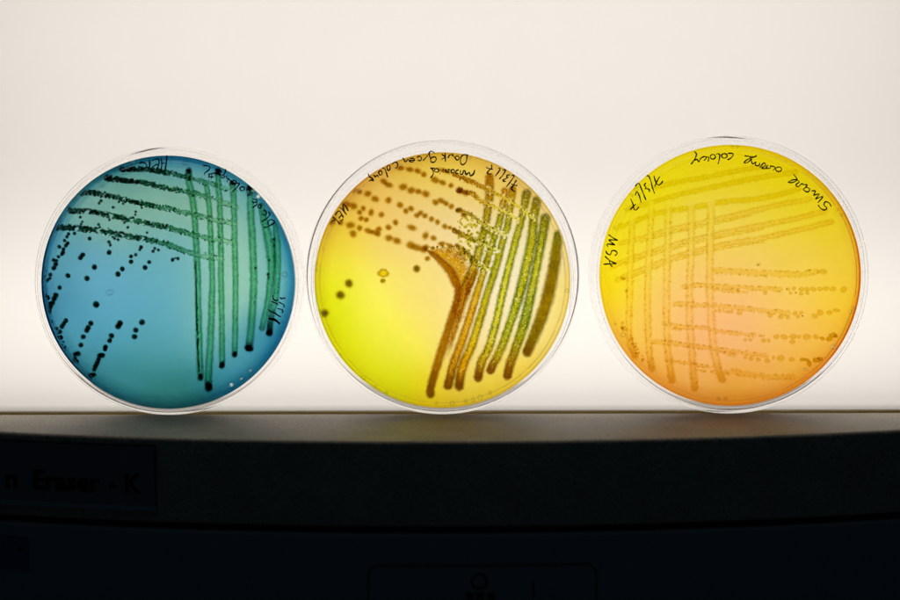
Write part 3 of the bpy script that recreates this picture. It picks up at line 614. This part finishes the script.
# ================================================================== DISH 3 : amber
def rim3(rn, an, px):
    k = np.ones((len(rn), 3))
    low = np.clip(-np.sin(an + R(8)), 0, 1)
    k *= 1 - (sstep(0.84, 0.99, rn) * low ** .8)[:, None] * np.array([.10, .32, .62])
    rt = np.clip(np.cos(an), 0, 1)
    k *= 1 - (sstep(0.93, 1.0, rn) * rt)[:, None] * np.array([.08, .32, .5])
    k *= 1 - (sstep(0.975, 1.0, rn))[:, None] * np.array([.12, .22, .4])
    line = np.exp(-((rn - 0.93) / 0.004) ** 2) * np.clip(np.sin(an) + .3, 0, 1)
    k *= 1 - (line * 0.12)[:, None]
    return k
F3 = [(700, 330, 252, 184, 108), (610, 250, 254, 228, 0), (612, 290, 254, 226, 8), (625, 320, 252, 208, 50), (640, 200, 250, 226, 10), (640, 240, 252, 224, 50), (670, 180, 246, 222, 12), (710, 165, 244, 216, 12), (760, 165, 240, 212, 4),
      (800, 185, 238, 212, 6), (830, 215, 238, 206, 24), (850, 250, 240, 200, 45), (700, 210, 251, 222, 70), (750, 200, 248, 218, 50), (790, 220, 246, 214, 52), (740, 235, 251, 214, 78), (680, 240, 252, 218, 82), (650, 270, 253, 216, 84),
      (690, 280, 252, 200, 100), (740, 265, 252, 208, 88), (800, 260, 248, 208, 70), (740, 300, 253, 192, 104), (670, 310, 252, 196, 100), (650, 320, 252, 202, 90), (640, 350, 250, 186, 70), (700, 360, 252, 184, 100), (740, 340, 252, 186, 106),
      (790, 300, 250, 202, 84), (830, 290, 246, 206, 60), (850, 310, 238, 186, 30), (790, 340, 251, 192, 90), (820, 340, 246, 188, 62), (760, 380, 248, 178, 72), (700, 390, 246, 172, 62), (670, 375, 248, 176, 66), (810, 370, 238, 166, 40), (740, 395, 240, 160, 40)]
spots3 = [(636.5, 190, 1.6, -.9), (632, 196, 1.0, -.5), (852, 313, 1.4, .35), (854, 309, 1.1, .3), (833.8, 348.4, 2.0, .4), (623.5, 335.5, 2.0, -.2), (733, 147.5, 1.0, -.5), (738, 147.5, 1.0, -.5), (838, 211, 1.1, -.4), (842, 216, 1.2, -.4), (759, 265.5, 1.0, -.05), (806, 371, 1.0, .3), (719, 400, 1.1, -.5), (726, 400, 1.1, -.5), (615, 325, .8, -.3)]
d3 = Dish('amber orange agar dish with pale yellow criss-cross streaks, rightmost of the three', 94.1, 46.8, 44.95, 4.0, (729.6, 273.4), F3, rim3, spots3, (1, 1.03, 1.35), slack=.3)
B3 = (251, 206, 88)
aE, aM = (236, 178, 14), (249, 202, 72)
Pv = [([(633, 217), (632, 244), (630.7, 278), (630, 310), (629.5, 330), (631, 345), (635.5, 357)], 3.2), ([(652.3, 205), (650.7, 240), (648.7, 279), (648.3, 310), (649.3, 345), (650.7, 358), (652.7, 370)], 3.4),
      ([(669.4, 203), (668.7, 240), (667.7, 279), (667.3, 310), (668, 345), (670, 361), (672.5, 382)], 3.6), ([(692, 203), (692, 253), (690.7, 283), (690.7, 323), (692, 343), (694, 370), (695.5, 390)], 3.7),
      ([(712, 203), (711, 253), (710.7, 283), (712, 317), (714, 343), (716, 357), (719, 370), (723.3, 381)], 4.0)]
Pc = [(spline(p, .6)[0], w) for p, w in Pv]
Q = [[(656, 187.3), (681, 182.3), (704.7, 178.3), (730, 173), (753.3, 169), (767, 168)], [(627.7, 210), (642, 206), (658, 201.7), (681.3, 195), (704, 190), (730, 184.5), (753, 179.7), (776.7, 175.8), (797, 172.8)],
     [(616.5, 228.5), (630, 224), (644, 218.7), (660, 214), (679, 210.5), (703, 206.7), (728, 202.2), (758, 199.8), (784, 194.5), (800, 189.5)], [(621, 244), (641, 239), (658.7, 233.8), (680, 228.3), (701, 224), (728, 218), (753, 212), (776.7, 206.5), (811, 200)],
     [(613, 267.5), (624, 262.4), (640, 256.5), (658.7, 250.3), (680, 244.3), (701.3, 239), (728, 233), (765, 226), (800, 219), (826.5, 212)], [(618, 281), (628, 276.5), (640, 271.5), (658.7, 264.2), (680, 256.4), (701, 251), (728, 245), (765, 239), (800, 231), (832.5, 223)]]
for i, p in enumerate(Q):
    d3.streak(p, [2.7, 2.6, 2.7, 2.9, 2.9], (236, 198, 8) if i < 3 else (238, 194, 18), (241, 206, 22) if i < 3 else (246, 207, 50), (250, 220, 60), grain=.5, rough=.4, soft=.16, mids=(.2, .75), under=Pc, keep=.2, hgt=.2)
Qs = tile(620, 200, 7.5, [])
# thin lower tracks beside the cross strokes
for i, p in enumerate(Q[3:]):
    d3.streak([(x, y + 4.0) for x, y in p[1:-2]], .75, (240, 196, 30), (240, 196, 30), (250, 216, 70), grain=.9, rough=1.0, soft=.3, under=Pc, keep=.2, hgt=.1)
B3b = (252, 200, 100)
for i, (p, w) in enumerate(Pv):
    d3.streak(p, w, [(246, 234, 172), (246, 232, 165), (245, 230, 165), (240, 222, 140), (230, 206, 95)], [(254, 250, 222), (254, 250, 224), (253, 248, 215), (250, 242, 200), (238, 220, 120)], (255, 255, 255), grain=.6, rough=.45, soft=.2, mids=(.3, .8), dark1=.35, dlen=16, darkcol=(225, 195, 70), fade0=8, hgt=.2)
am, ar = (244, 184, 64), (246, 188, 72)
rows = [([(715, 271.7), (736.7, 272.6), (763, 274.3), (785, 275.2), (803, 275.6), (817, 273.2)], 2.9), ([(684, 288), (697, 286.3), (716.7, 287.2), (740, 288.5), (763, 289.9), (782, 291)], 2.1), ([(716, 291), (735, 292.6), (748, 293.6)], 1.3),
        ([(675, 305.2), (695, 306), (716.7, 307.2), (736.7, 309.2), (754, 310.6), (770, 312.6), (790, 314.6)], 2.3), ([(717, 311.5), (731, 313)], 1.2),
        ([(665, 324.5), (672, 326), (684, 328.4), (705, 329.5), (724, 333.3), (742.7, 335.5), (756, 337)], 2.0), ([(653, 342.7), (668, 344.2), (687, 346.4), (713, 350), (740, 353.8), (753, 355.5), (768, 358)], 2.1), ([(724, 354.6), (737, 357)], 1.5),
        ([(666.7, 361.6), (680, 363.6), (694.7, 366), (712, 369)], 1.4), ([(733, 372.5), (742, 374.8), (756, 376.8), (767, 378.6), (780, 378.8), (794.5, 379)], 2.5), ([(698, 371), (706, 372.4)], 1.1), ([(672, 329.5), (682, 331.5)], .9)]
for p, w in rows:
    d3.streak(p, w, am, ar, B3b, grain=.35, rough=.55, soft=.2, lumps=.22, under=Pc, keep=.55, hgt=.25)
beads = [(825, 273, 3.6, 2.5), (820, 273.2, 1.8, 1.8), (789.5, 290.3, 1.9, 1.6), (795.3, 290, 2.2, 1.9), (803, 290.6, 2.9, 2.2), (808.5, 290.8, 2.9, 2.3), (814.5, 290.6, 3.2, 2.2), (821.5, 290.3, 2.6, 2.2), (827.5, 290, 3.2, 2.5), (834.5, 290.3, 3.2, 2.3), (845.4, 291, 3.7, 2.9), (766.6, 294, 2.2, 1.9), (792, 294.3, 1.7, 1.5), (802.5, 295, 2.3, 1.8), (808.6, 294.4, 1.9, 1.7),
         (796.6, 314.6, 2.3, 2.1), (802.6, 314.4, 2, 1.8), (799.5, 318, 2.1, 1.8), (816.5, 317.6, 3.2, 2.3), (821.8, 314, 3, 2.8), (740.6, 314.5, 2.7, 2.1), (732.5, 313.3, 2, 1.5), (771.5, 317, 2.4, 2), (782.3, 318.3, 3.1, 2.2), (788.8, 318.5, 2.3, 2), (831, 314, 2.9, 2.2), (838, 311.8, 3.4, 1.7),
         (762, 337.4, 1.9, 1.5), (746.6, 341.3, 2.1, 1.7), (751.5, 341.4, 1.7, 1.6), (764.8, 342, 2.5, 2), (770, 342, 1.9, 1.9), (778, 338.4, 3, 2.4), (785.6, 338.4, 3.6, 2.7), (794.7, 338.2, 3.7, 2.7), (800.7, 338.4, 2, 1.9), (808.3, 338.4, 4.4, 2.6), (817.7, 338.4, 2.8, 2.4), (794, 343.4, 2.9, 2.2),
         (782.2, 359.8, 3.5, 2.9), (793.2, 361.2, 2.6, 2.2), (774.8, 359.3, 1.6, 1.6), (746.6, 359, 1.9, 1.5), (752.3, 360.3, 2.4, 2), (759.3, 361, 2.4, 2), (768.6, 362.6, 2.5, 2.1), (727, 373.7, 2.7, 2), (713, 373.2, 1.8, 1.6), (729.5, 375.7, 2, 1.6)]
for (x, y, a, b) in beads: d3.blob(x, y, a, b, random.uniform(-12, 12), col=(239, 180, 56), rimc=(234, 170, 42), base=B3b, soft=.16, wob=.14, hgt=.3)
for (x, y, a, b) in [(824, 340.2, 3, 1.6), (831, 340.5, 3.3, 2.6), (835, 336.8, 4, 2.6), (837.5, 338, 1.9, 1.8), (804, 361.2, 2.5, 1.7), (808.5, 362, 2.6, 1.8), (811, 365.6, 2.6, 2.8), (818.6, 362, 4.4, 2.4), (822, 360.4, 3, 1.9), (623.5, 279.3, 2.5, 1.6), (627.3, 291.5, 1.3, 1.8)]:
    d3.blob(x, y, a, b, random.uniform(-20, 20), col=(214, 158, 4), rimc=(206, 148, 2), base=(246, 200, 70), soft=.18, wob=.2)
tiny = []
for (x, y, r) in [(788.3, 290.4, .6), (797.3, 294, .8), (804, 317.4, .8), (759.3, 266, .7), (765.2, 337.6, .5), (743.2, 353.8, .5)]:
    d3.blob(x, y, r, col=(160, 112, 24), base=B3b, soft=.3, collect=tiny)
for p, w in rows:
    C, _, L = spline(p, 1.0)
    for k in range(int(L * .45)):
        i = random.randrange(len(C)); d3.blob(C[i][0] + random.uniform(-1, 1), C[i][1] + random.choice((-1, 1)) * w * random.uniform(.7, 1.15), random.uniform(.7, 1.5), random.uniform(.6, 1.1), col=(242, 184, 62), base=B3b, soft=.3, collect=tiny)
for p, w in Pv:
    C, _, L = spline(p, 1.0)
    for k in range(120):
        i = random.randrange(12, len(C)); d3.blob(C[i][0] + random.choice((-1, 1)) * w * random.uniform(.55, 1.05), C[i][1], random.uniform(.45, .9), col=(250, 234, 182), base=(255, 255, 255), soft=.35, collect=tiny)
for k in range(34):
    t = random.random(); d3.blob(621 + 23 * t + random.uniform(-2, 2), 325 + 37 * t + random.uniform(-2, 2), random.uniform(.7, 1.7), col=(228, 156, 30), base=(246, 180, 60), soft=.3, collect=tiny)
d3.flush(tiny, 'fine_growth', 'fine amber grains of growth along the streaks')
d3.ink('MSA', 600, 225, 12, [[(110, 125), (165, 165), (222, 195)], [(222, 195), (150, 188), (110, 190)], [(110, 190), (150, 222), (188, 252)], [(188, 252), (130, 240), (92, 242), (102, 272)], [(78, 318), (92, 350), (130, 366), (150, 322), (190, 320), (215, 352), (185, 380)],
    [(65, 385), (130, 440), (205, 475)], [(205, 475), (130, 476), (50, 482)], [(118, 432), (130, 480), (155, 512)]])
d3.ink('7/3/17', 625, 170, 13.33, [[(475, 95), (435, 165), (405, 235)], [(395, 85), (428, 185), (470, 208), (518, 155)], [(295, 90), (325, 90), (360, 170), (375, 240), (405, 325)], [(290, 180), (268, 212), (290, 240), (278, 258), (328, 265), (338, 302)], [(145, 225), (190, 185), (222, 245), (255, 325), (290, 412)],
    [(148, 348), (165, 300), (200, 350), (225, 447)], [(85, 395), (118, 470), (130, 530), (160, 542), (195, 500)], [(155, 460), (75, 542)]])
d3.ink('colony', 685, 145, 15, [[(150, 110), (182, 140), (178, 185), (150, 240), (105, 300)], [(150, 240), (195, 230), (222, 265), (240, 225), (270, 195)], [(270, 195), (315, 185), (330, 215), (295, 245)], [(320, 195), (372, 200), (360, 260)], ('o', 432, 188, 38, 36), [(480, 145), (532, 150), (530, 220), (510, 300)],
    ('o', 605, 175, 42, 34), [(655, 138), (718, 138), (738, 162), (700, 210), (652, 236)]])
d3.ink('orange', 735, 145, 8, [[(85, 93), (130, 100), (165, 102), (182, 88)], [(165, 102), (110, 122), (80, 148), (105, 148), (145, 118)], [(125, 98), (138, 130), (150, 158), (178, 140)], [(178, 140), (172, 168), (198, 172), (208, 150)], [(205, 190), (240, 150), (252, 172), (222, 190), (250, 195), (272, 168)],
    [(272, 168), (258, 192), (292, 192), (290, 172)], [(290, 175), (318, 180), (330, 190), (312, 212)], ('o', 358, 202, 24, 18)], w=.58)
d3.ink('small', 735, 145, 8, [[(478, 243), (505, 280), (470, 288), (435, 306), (470, 308), (508, 290)], [(505, 285), (522, 305), (498, 325), (512, 342), (545, 318), (550, 325)], [(550, 325), (585, 328), (570, 352), (555, 365), (590, 385), (608, 362), (580, 345)], [(620, 375), (652, 378), (636, 412)],
    [(636, 412), (682, 402), (652, 442)], [(652, 442), (712, 422), (672, 472)], [(780, 502), (765, 475), (735, 463), (722, 488), (745, 515), (722, 530), (692, 512), (675, 488)]], w=.6)
d3.ring(d3.Ra * .962, [(-10, 30), (34, 56), (60, 86), (92, 128), (136, 184), (192, 236), (242, 290), (296, 344)])

for dd in (d1, d2, d3):
    for ch in list(dd.root.children):
        if ch.name.split('.')[0] != 'lid': ch.location.z = -dd.drop * S

# ================================================================== LIGHT VIEWER behind the dishes
lv = empty('light_viewer', (0, 5.2 + 1.5, 0), 'glowing cream white light panel standing upright behind the three dishes', 'light box')
def box(x0, x1, y0, y1, z0, z1, bev=0.0):
    V = [(x, y, z) for x in (x0, x1) for y in (y0, y1) for z in (z0, z1)]
    F = [(0, 1, 3, 2), (4, 6, 7, 5), (0, 4, 5, 1), (2, 3, 7, 6), (0, 2, 6, 4), (1, 5, 7, 3)]
    return V, F
def add_box(name, b, material, parent, bev=0.0):
    V, F = box(*b)
    o = mesh_obj(name, V, F, material, parent, smooth=False)
    if bev:
        md = o.modifiers.new('bevel', 'BEVEL'); md.width = bev * S; md.segments = 3; md.limit_method = 'ANGLE'
    return o
# the diffuser is a single opal sheet
V = [(-230, 0, -1.1), (230, 0, -1.1), (230, 0, 262), (-230, 0, 262)]
mesh_obj('diffuser', V, [(0, 1, 2, 3)], M_OPAL, lv, smooth=False)
M_WHITE = plastic('white_reflector_paint', (0.82, 0.82, 0.79), 0.7, 0.2)
add_box('back_plate', (-238, 238, 92, 95, -8, 270), M_WHITE, lv)
add_box('side_wall', (-238, -231, 0, 91.7, -8, 270), M_FRAME, lv); add_box('side_wall', (231, 238, 0, 91.7, -8, 270), M_FRAME, lv)
add_box('top_wall', (-230.7, 230.7, 0, 91.7, 263, 270), M_FRAME, lv)
add_box('bottom_frame', (-230.7, 230.7, -3.2, -0.8, -12, -1.0), M_GASKET, lv, bev=.3)
add_box('bottom_wall', (-230.7, 230.7, -0.75, 91.7, -8, -1.45), M_FRAME, lv)
add_box('added_baffle', (-230.7, 230.7, 7.0, 8.0, -1.4, 2.6), M_FRAME, lv)  # unseen strip added to shade the foot of the diffuser from the lamps

def area(name, loc, sx, sy, power, col, rx=90):
    l = bpy.data.lights.new(name, 'AREA'); l.shape = 'RECTANGLE'; l.size = sx * S; l.size_y = sy * S; l.energy = power; l.color = col
    o = bpy.data.objects.new(name, l); COL.objects.link(o); o.location = Vector(loc) * S; o.rotation_euler.x = R(rx)
    return o
WARM = (1.0, 0.93, 0.875)
for z, h, dist, pw, lb in ((30, 30, 60, 0.196, 'lowest'), (120, 30, 80, 0.169, 'middle'), (190, 30, 80, 0.163, 'upper')):
    t = area('tube_lamp', (0, dist, z), 420, h, pw * 0.765, WARM, -90)
    t.parent = lv; t['label'] = 'fluorescent lamp inside the light panel, ' + lb

# ================================================================== PLATE ERASER MACHINE in front
er = empty('machine', (0, -30, -40), 'dark grey machine case with a bowed front, its top edge carrying the dishes', 'machine')
er_off = np.array([0, 30, 40.0])
def bow(x, y0=-69.3): return y0 + 23.0 * (x / 148.0) ** 2
def extrude_bow(name, prof, x0, x1, nx, material, parent, off=er_off, back=None, sharp=30):
    """prof: list of (dy, z, follow) ; follow=1 follows the bowed front, 0 stays at absolute y"""
    V, F = [], []; m = len(prof)
    for i in range(nx + 1):
        x = x0 + (x1 - x0) * i / nx
        for (dy, z, fo) in prof: V.append((x + off[0], (bow(x) + dy if fo else dy) + off[1], z + off[2]))
    for i in range(nx):
        for j in range(m):
            j2 = (j + 1) % m
            F.append((i * m + j, i * m + j2, (i + 1) * m + j2, (i + 1) * m + j))
    F.append(tuple(range(m))[::-1]); F.append(tuple(nx * m + j for j in range(m)))
    return mesh_obj(name, V, F, material, parent, sharp=sharp)
def arc(cy, cz, r, a0, a1, n=6): return [(cy + r * math.cos(R(a0 + (a1 - a0) * k / n)), cz + r * math.sin(R(a0 + (a1 - a0) * k / n)), 1) for k in range(n + 1)]
# upper housing: flat top (dishes stand on it), rounded front edge, vertical face
up = [(-9.5, -0.35, 0), (-9.7, -0.1, 0), (-10.0, 0, 0)] + arc(1.6, -1.6, 1.6, 90, 180) + arc(0.9, -26.0, 0.9, 180, 270) + [(-9.5, -26.9, 0)]
extrude_bow('top_housing', up, -235, 235, 120, M_CASE, er)
gr_ = [(3.2, -26.95, 1), (3.2, -29.0, 1), (-9.5, -29.0, 0), (-9.5, -26.95, 0)]
extrude_bow('seam', gr_, -234, 234, 100, M_BLACK, er)
lo = [(-9.3, -29.05, 0)] + arc(0.1, -30.15, 1.1, 90, 180) + [(-1.0, -140, 1), (-9.3, -140, 0)]
extrude_bow('lower_housing', lo, -235, 235, 120, M_CASE_LOW, er)
# name plate with a lip along its lower edge
def plate(name, x0, x1, z0, z1, t, base, material, nx=30, rc=0.0):
    pr = [(base, z1, 1), (base - t, z1, 1), (base - t, z0, 1), (base, z0, 1)]
    return extrude_bow(name, pr, x0, x1, nx, material, er)
plate('name_plate', -215, -93.0, -21.6, -2.9, .35, -.03, M_PLATE)
plate('plate_rim', -215, -92.2, -2.75, -2.15, .5, -.03, M_TRIM)
plate('plate_rim', -92.85, -92.2, -21.6, -2.9, .5, -.03, M_TRIM, nx=2)
plate('plate_lip', -215, -92.2, -23.1, -21.75, 1.3, -.03, M_LIP)
plate('sticker', -215, -134.8, -44.2, -33.2, .12, -1.03, M_STICK)

def text_mesh(txt, xa, xb, zb, cap, base, thick=.15, parent=er, bold=.045, name='lettering'):
    cu = bpy.data.curves.new('t', 'FONT'); cu.body = txt; cu.offset = bold; cu.resolution_u = 6; cu.extrude = 0.0
    to = bpy.data.objects.new('t', cu); COL.objects.link(to)
    dg = bpy.context.evaluated_depsgraph_get(); me = bpy.data.meshes.new_from_object(to.evaluated_get(dg))
    bpy.data.objects.remove(to)
    co = np.array([v.co[:] for v in me.vertices]); F = [tuple(p.vertices) for p in me.polygons]
    x0_, x1_ = co[:, 0].min(), co[:, 0].max()
    X = xa + (co[:, 0] - x0_) / (x1_ - x0_) * (xb - xa); Z = zb + co[:, 1] / 0.70 * cap
    n = len(co); V = np.vstack([np.stack([X, bow(X) + base - thick, Z], 1), np.stack([X, bow(X) + base, Z], 1)]) + er_off
    E = {}
    for f in F:
        for a, b in zip(f, f[1:] + f[:1]): E[(a, b)] = 1
    FF = list(F) + [tuple(i + n for i in f[::-1]) for f in F]
    for (a, b) in E:
        if (b, a) not in E: FF.append((b, a, a + n, b + n))
    o = mesh_obj(name, V, FF, M_BLACK, parent, smooth=False); return o
for txt, a, b in (('n', 0, 13.5), ('Eraser', 30, 101), ('-', 110, 116.5), ('K', 126, 143.5)):
    xa, xb = [(p - 450) * .3165 for p in (a, b)]
    o = text_mesh(txt, xa, xb, -17.6, 5.9, -.38, bold=.035)
    if txt == 'Eraser': o['label'] = 'black printed lettering reading Eraser'
plate('sticker_print', -138.5, -136.5, -37.6, -36.9, .08, -1.16, M_BLACK, nx=3)
# control panel outline, ring symbol and tick below it
def rrect(x0, x1, z0, z1, r, w, name):
    P = []
    for (cx, cz, a) in ((x1 - r, z1 - r, 0), (x0 + r, z1 - r, 90), (x0 + r, z0 + r, 180), (x1 - r, z0 + r, 270)):
        for k in range(7): t = R(a + 15 * k); P.append((cx + r * math.cos(t), cz + r * math.sin(t), math.cos(t), math.sin(t)))
    # subdivide long edges so the strip follows the bow
    Q2 = []
    for i in range(len(P)):
        a, b = P[i], P[(i + 1) % len(P)]; L = math.hypot(b[0] - a[0], b[1] - a[1]); n = max(1, int(L / 3))
        for k in range(n): t = k / n; Q2.append(tuple(a[j] * (1 - t) + b[j] * t for j in range(4)))
    V, F = [], []
    for (x, z, nx, nz) in Q2:
        for s1, y in ((0, -1.03), (0, -1.22), (w, -1.22), (w, -1.03)):
            xx = x + nx * s1; V.append((xx, bow(xx) + y + 30, z + nz * s1 + 40))
    n = len(Q2)
    for i in range(n):
        for j in range(4):
            j2 = (j + 1) % 4; i2 = (i + 1) % n; F.append((i * 4 + j, i * 4 + j2, i2 * 4 + j2, i2 * 4 + j))
    return mesh_obj(name, V, F, M_TRIM, er, smooth=False)
rrect(-25.3, 45.2, -75, -38.9, 3.2, .5, 'control_panel_outline')
V, F = [], []
for i in range(40):
    a = 2 * math.pi * i / 40
    for rr, y in ((2.0, -1.03), (2.0, -1.2), (2.6, -1.2), (2.6, -1.03)):
        x = 8.9 + rr * math.cos(a); V.append((x, bow(x) + y + 30, -43.7 + rr * math.sin(a) + 40))
for i in range(40):
    for j in range(4): j2 = (j + 1) % 4; i2 = (i + 1) % 40; F.append((i * 4 + j, i * 4 + j2, i2 * 4 + j2, i2 * 4 + j))
mesh_obj('ring_symbol', V, F, M_BLACK, er)
plate('tick_mark', 25.4, 26.0, -49, -44.0, .15, -1.03, M_BLACK, nx=2)
for xx in (4.9, 8.0, 11.4):
    plate('printed_mark', xx, xx + 2.3, -49.5, -47.4, .15, -1.03, M_BLACK, nx=2)

# ================================================================== added fill light, world, camera
w = bpy.data.worlds.new('World'); scene.world = w; w.use_nodes = True
bg = w.node_tree.nodes['Background']; bg.inputs['Color'].default_value = (0.28, 0.5, 0.75, 1); bg.inputs['Strength'].default_value = 0.008
fill = area('overhead_fill', (0, -500, 1000), 900, 300, 0.085, (0.5, 0.78, 1.0), 0)  # added overhead fill, brightens the upward edges and front of the case
fill.rotation_euler = (R(28), 0, 0)

cam = bpy.data.cameras.new('camera'); co = bpy.data.objects.new('camera', cam); COL.objects.link(co)
co.location = Vector((0, -700, 99.5)) * S
d = Vector((0, 0, 37.8)) - Vector((0, -700, 99.5))
q = d.to_track_quat('-Z', 'Y'); q.rotate(Quaternion(d.normalized(), 0.0022)); co.rotation_euler = q.to_euler()
cam.sensor_width = 36; cam.lens = 36 * 702.7 / 306.9
cam.clip_start = 0.02; cam.clip_end = 50
cam.dof.use_dof = True; cam.dof.focus_distance = 0.692; cam.dof.aperture_fstop = 9
scene.camera = co
scene.view_settings.view_transform = 'Standard'; scene.view_settings.look = 'None'; scene.view_settings.gamma = 1; scene.view_settings.exposure = 0
scene.render.engine = 'CYCLES'
scene.cycles.transparent_max_bounces = 64; scene.cycles.max_bounces = 24; scene.cycles.transmission_bounces = 20; scene.cycles.glossy_bounces = 6; scene.cycles.diffuse_bounces = 4
scene.render.resolution_x = 1024; scene.render.resolution_y = 683
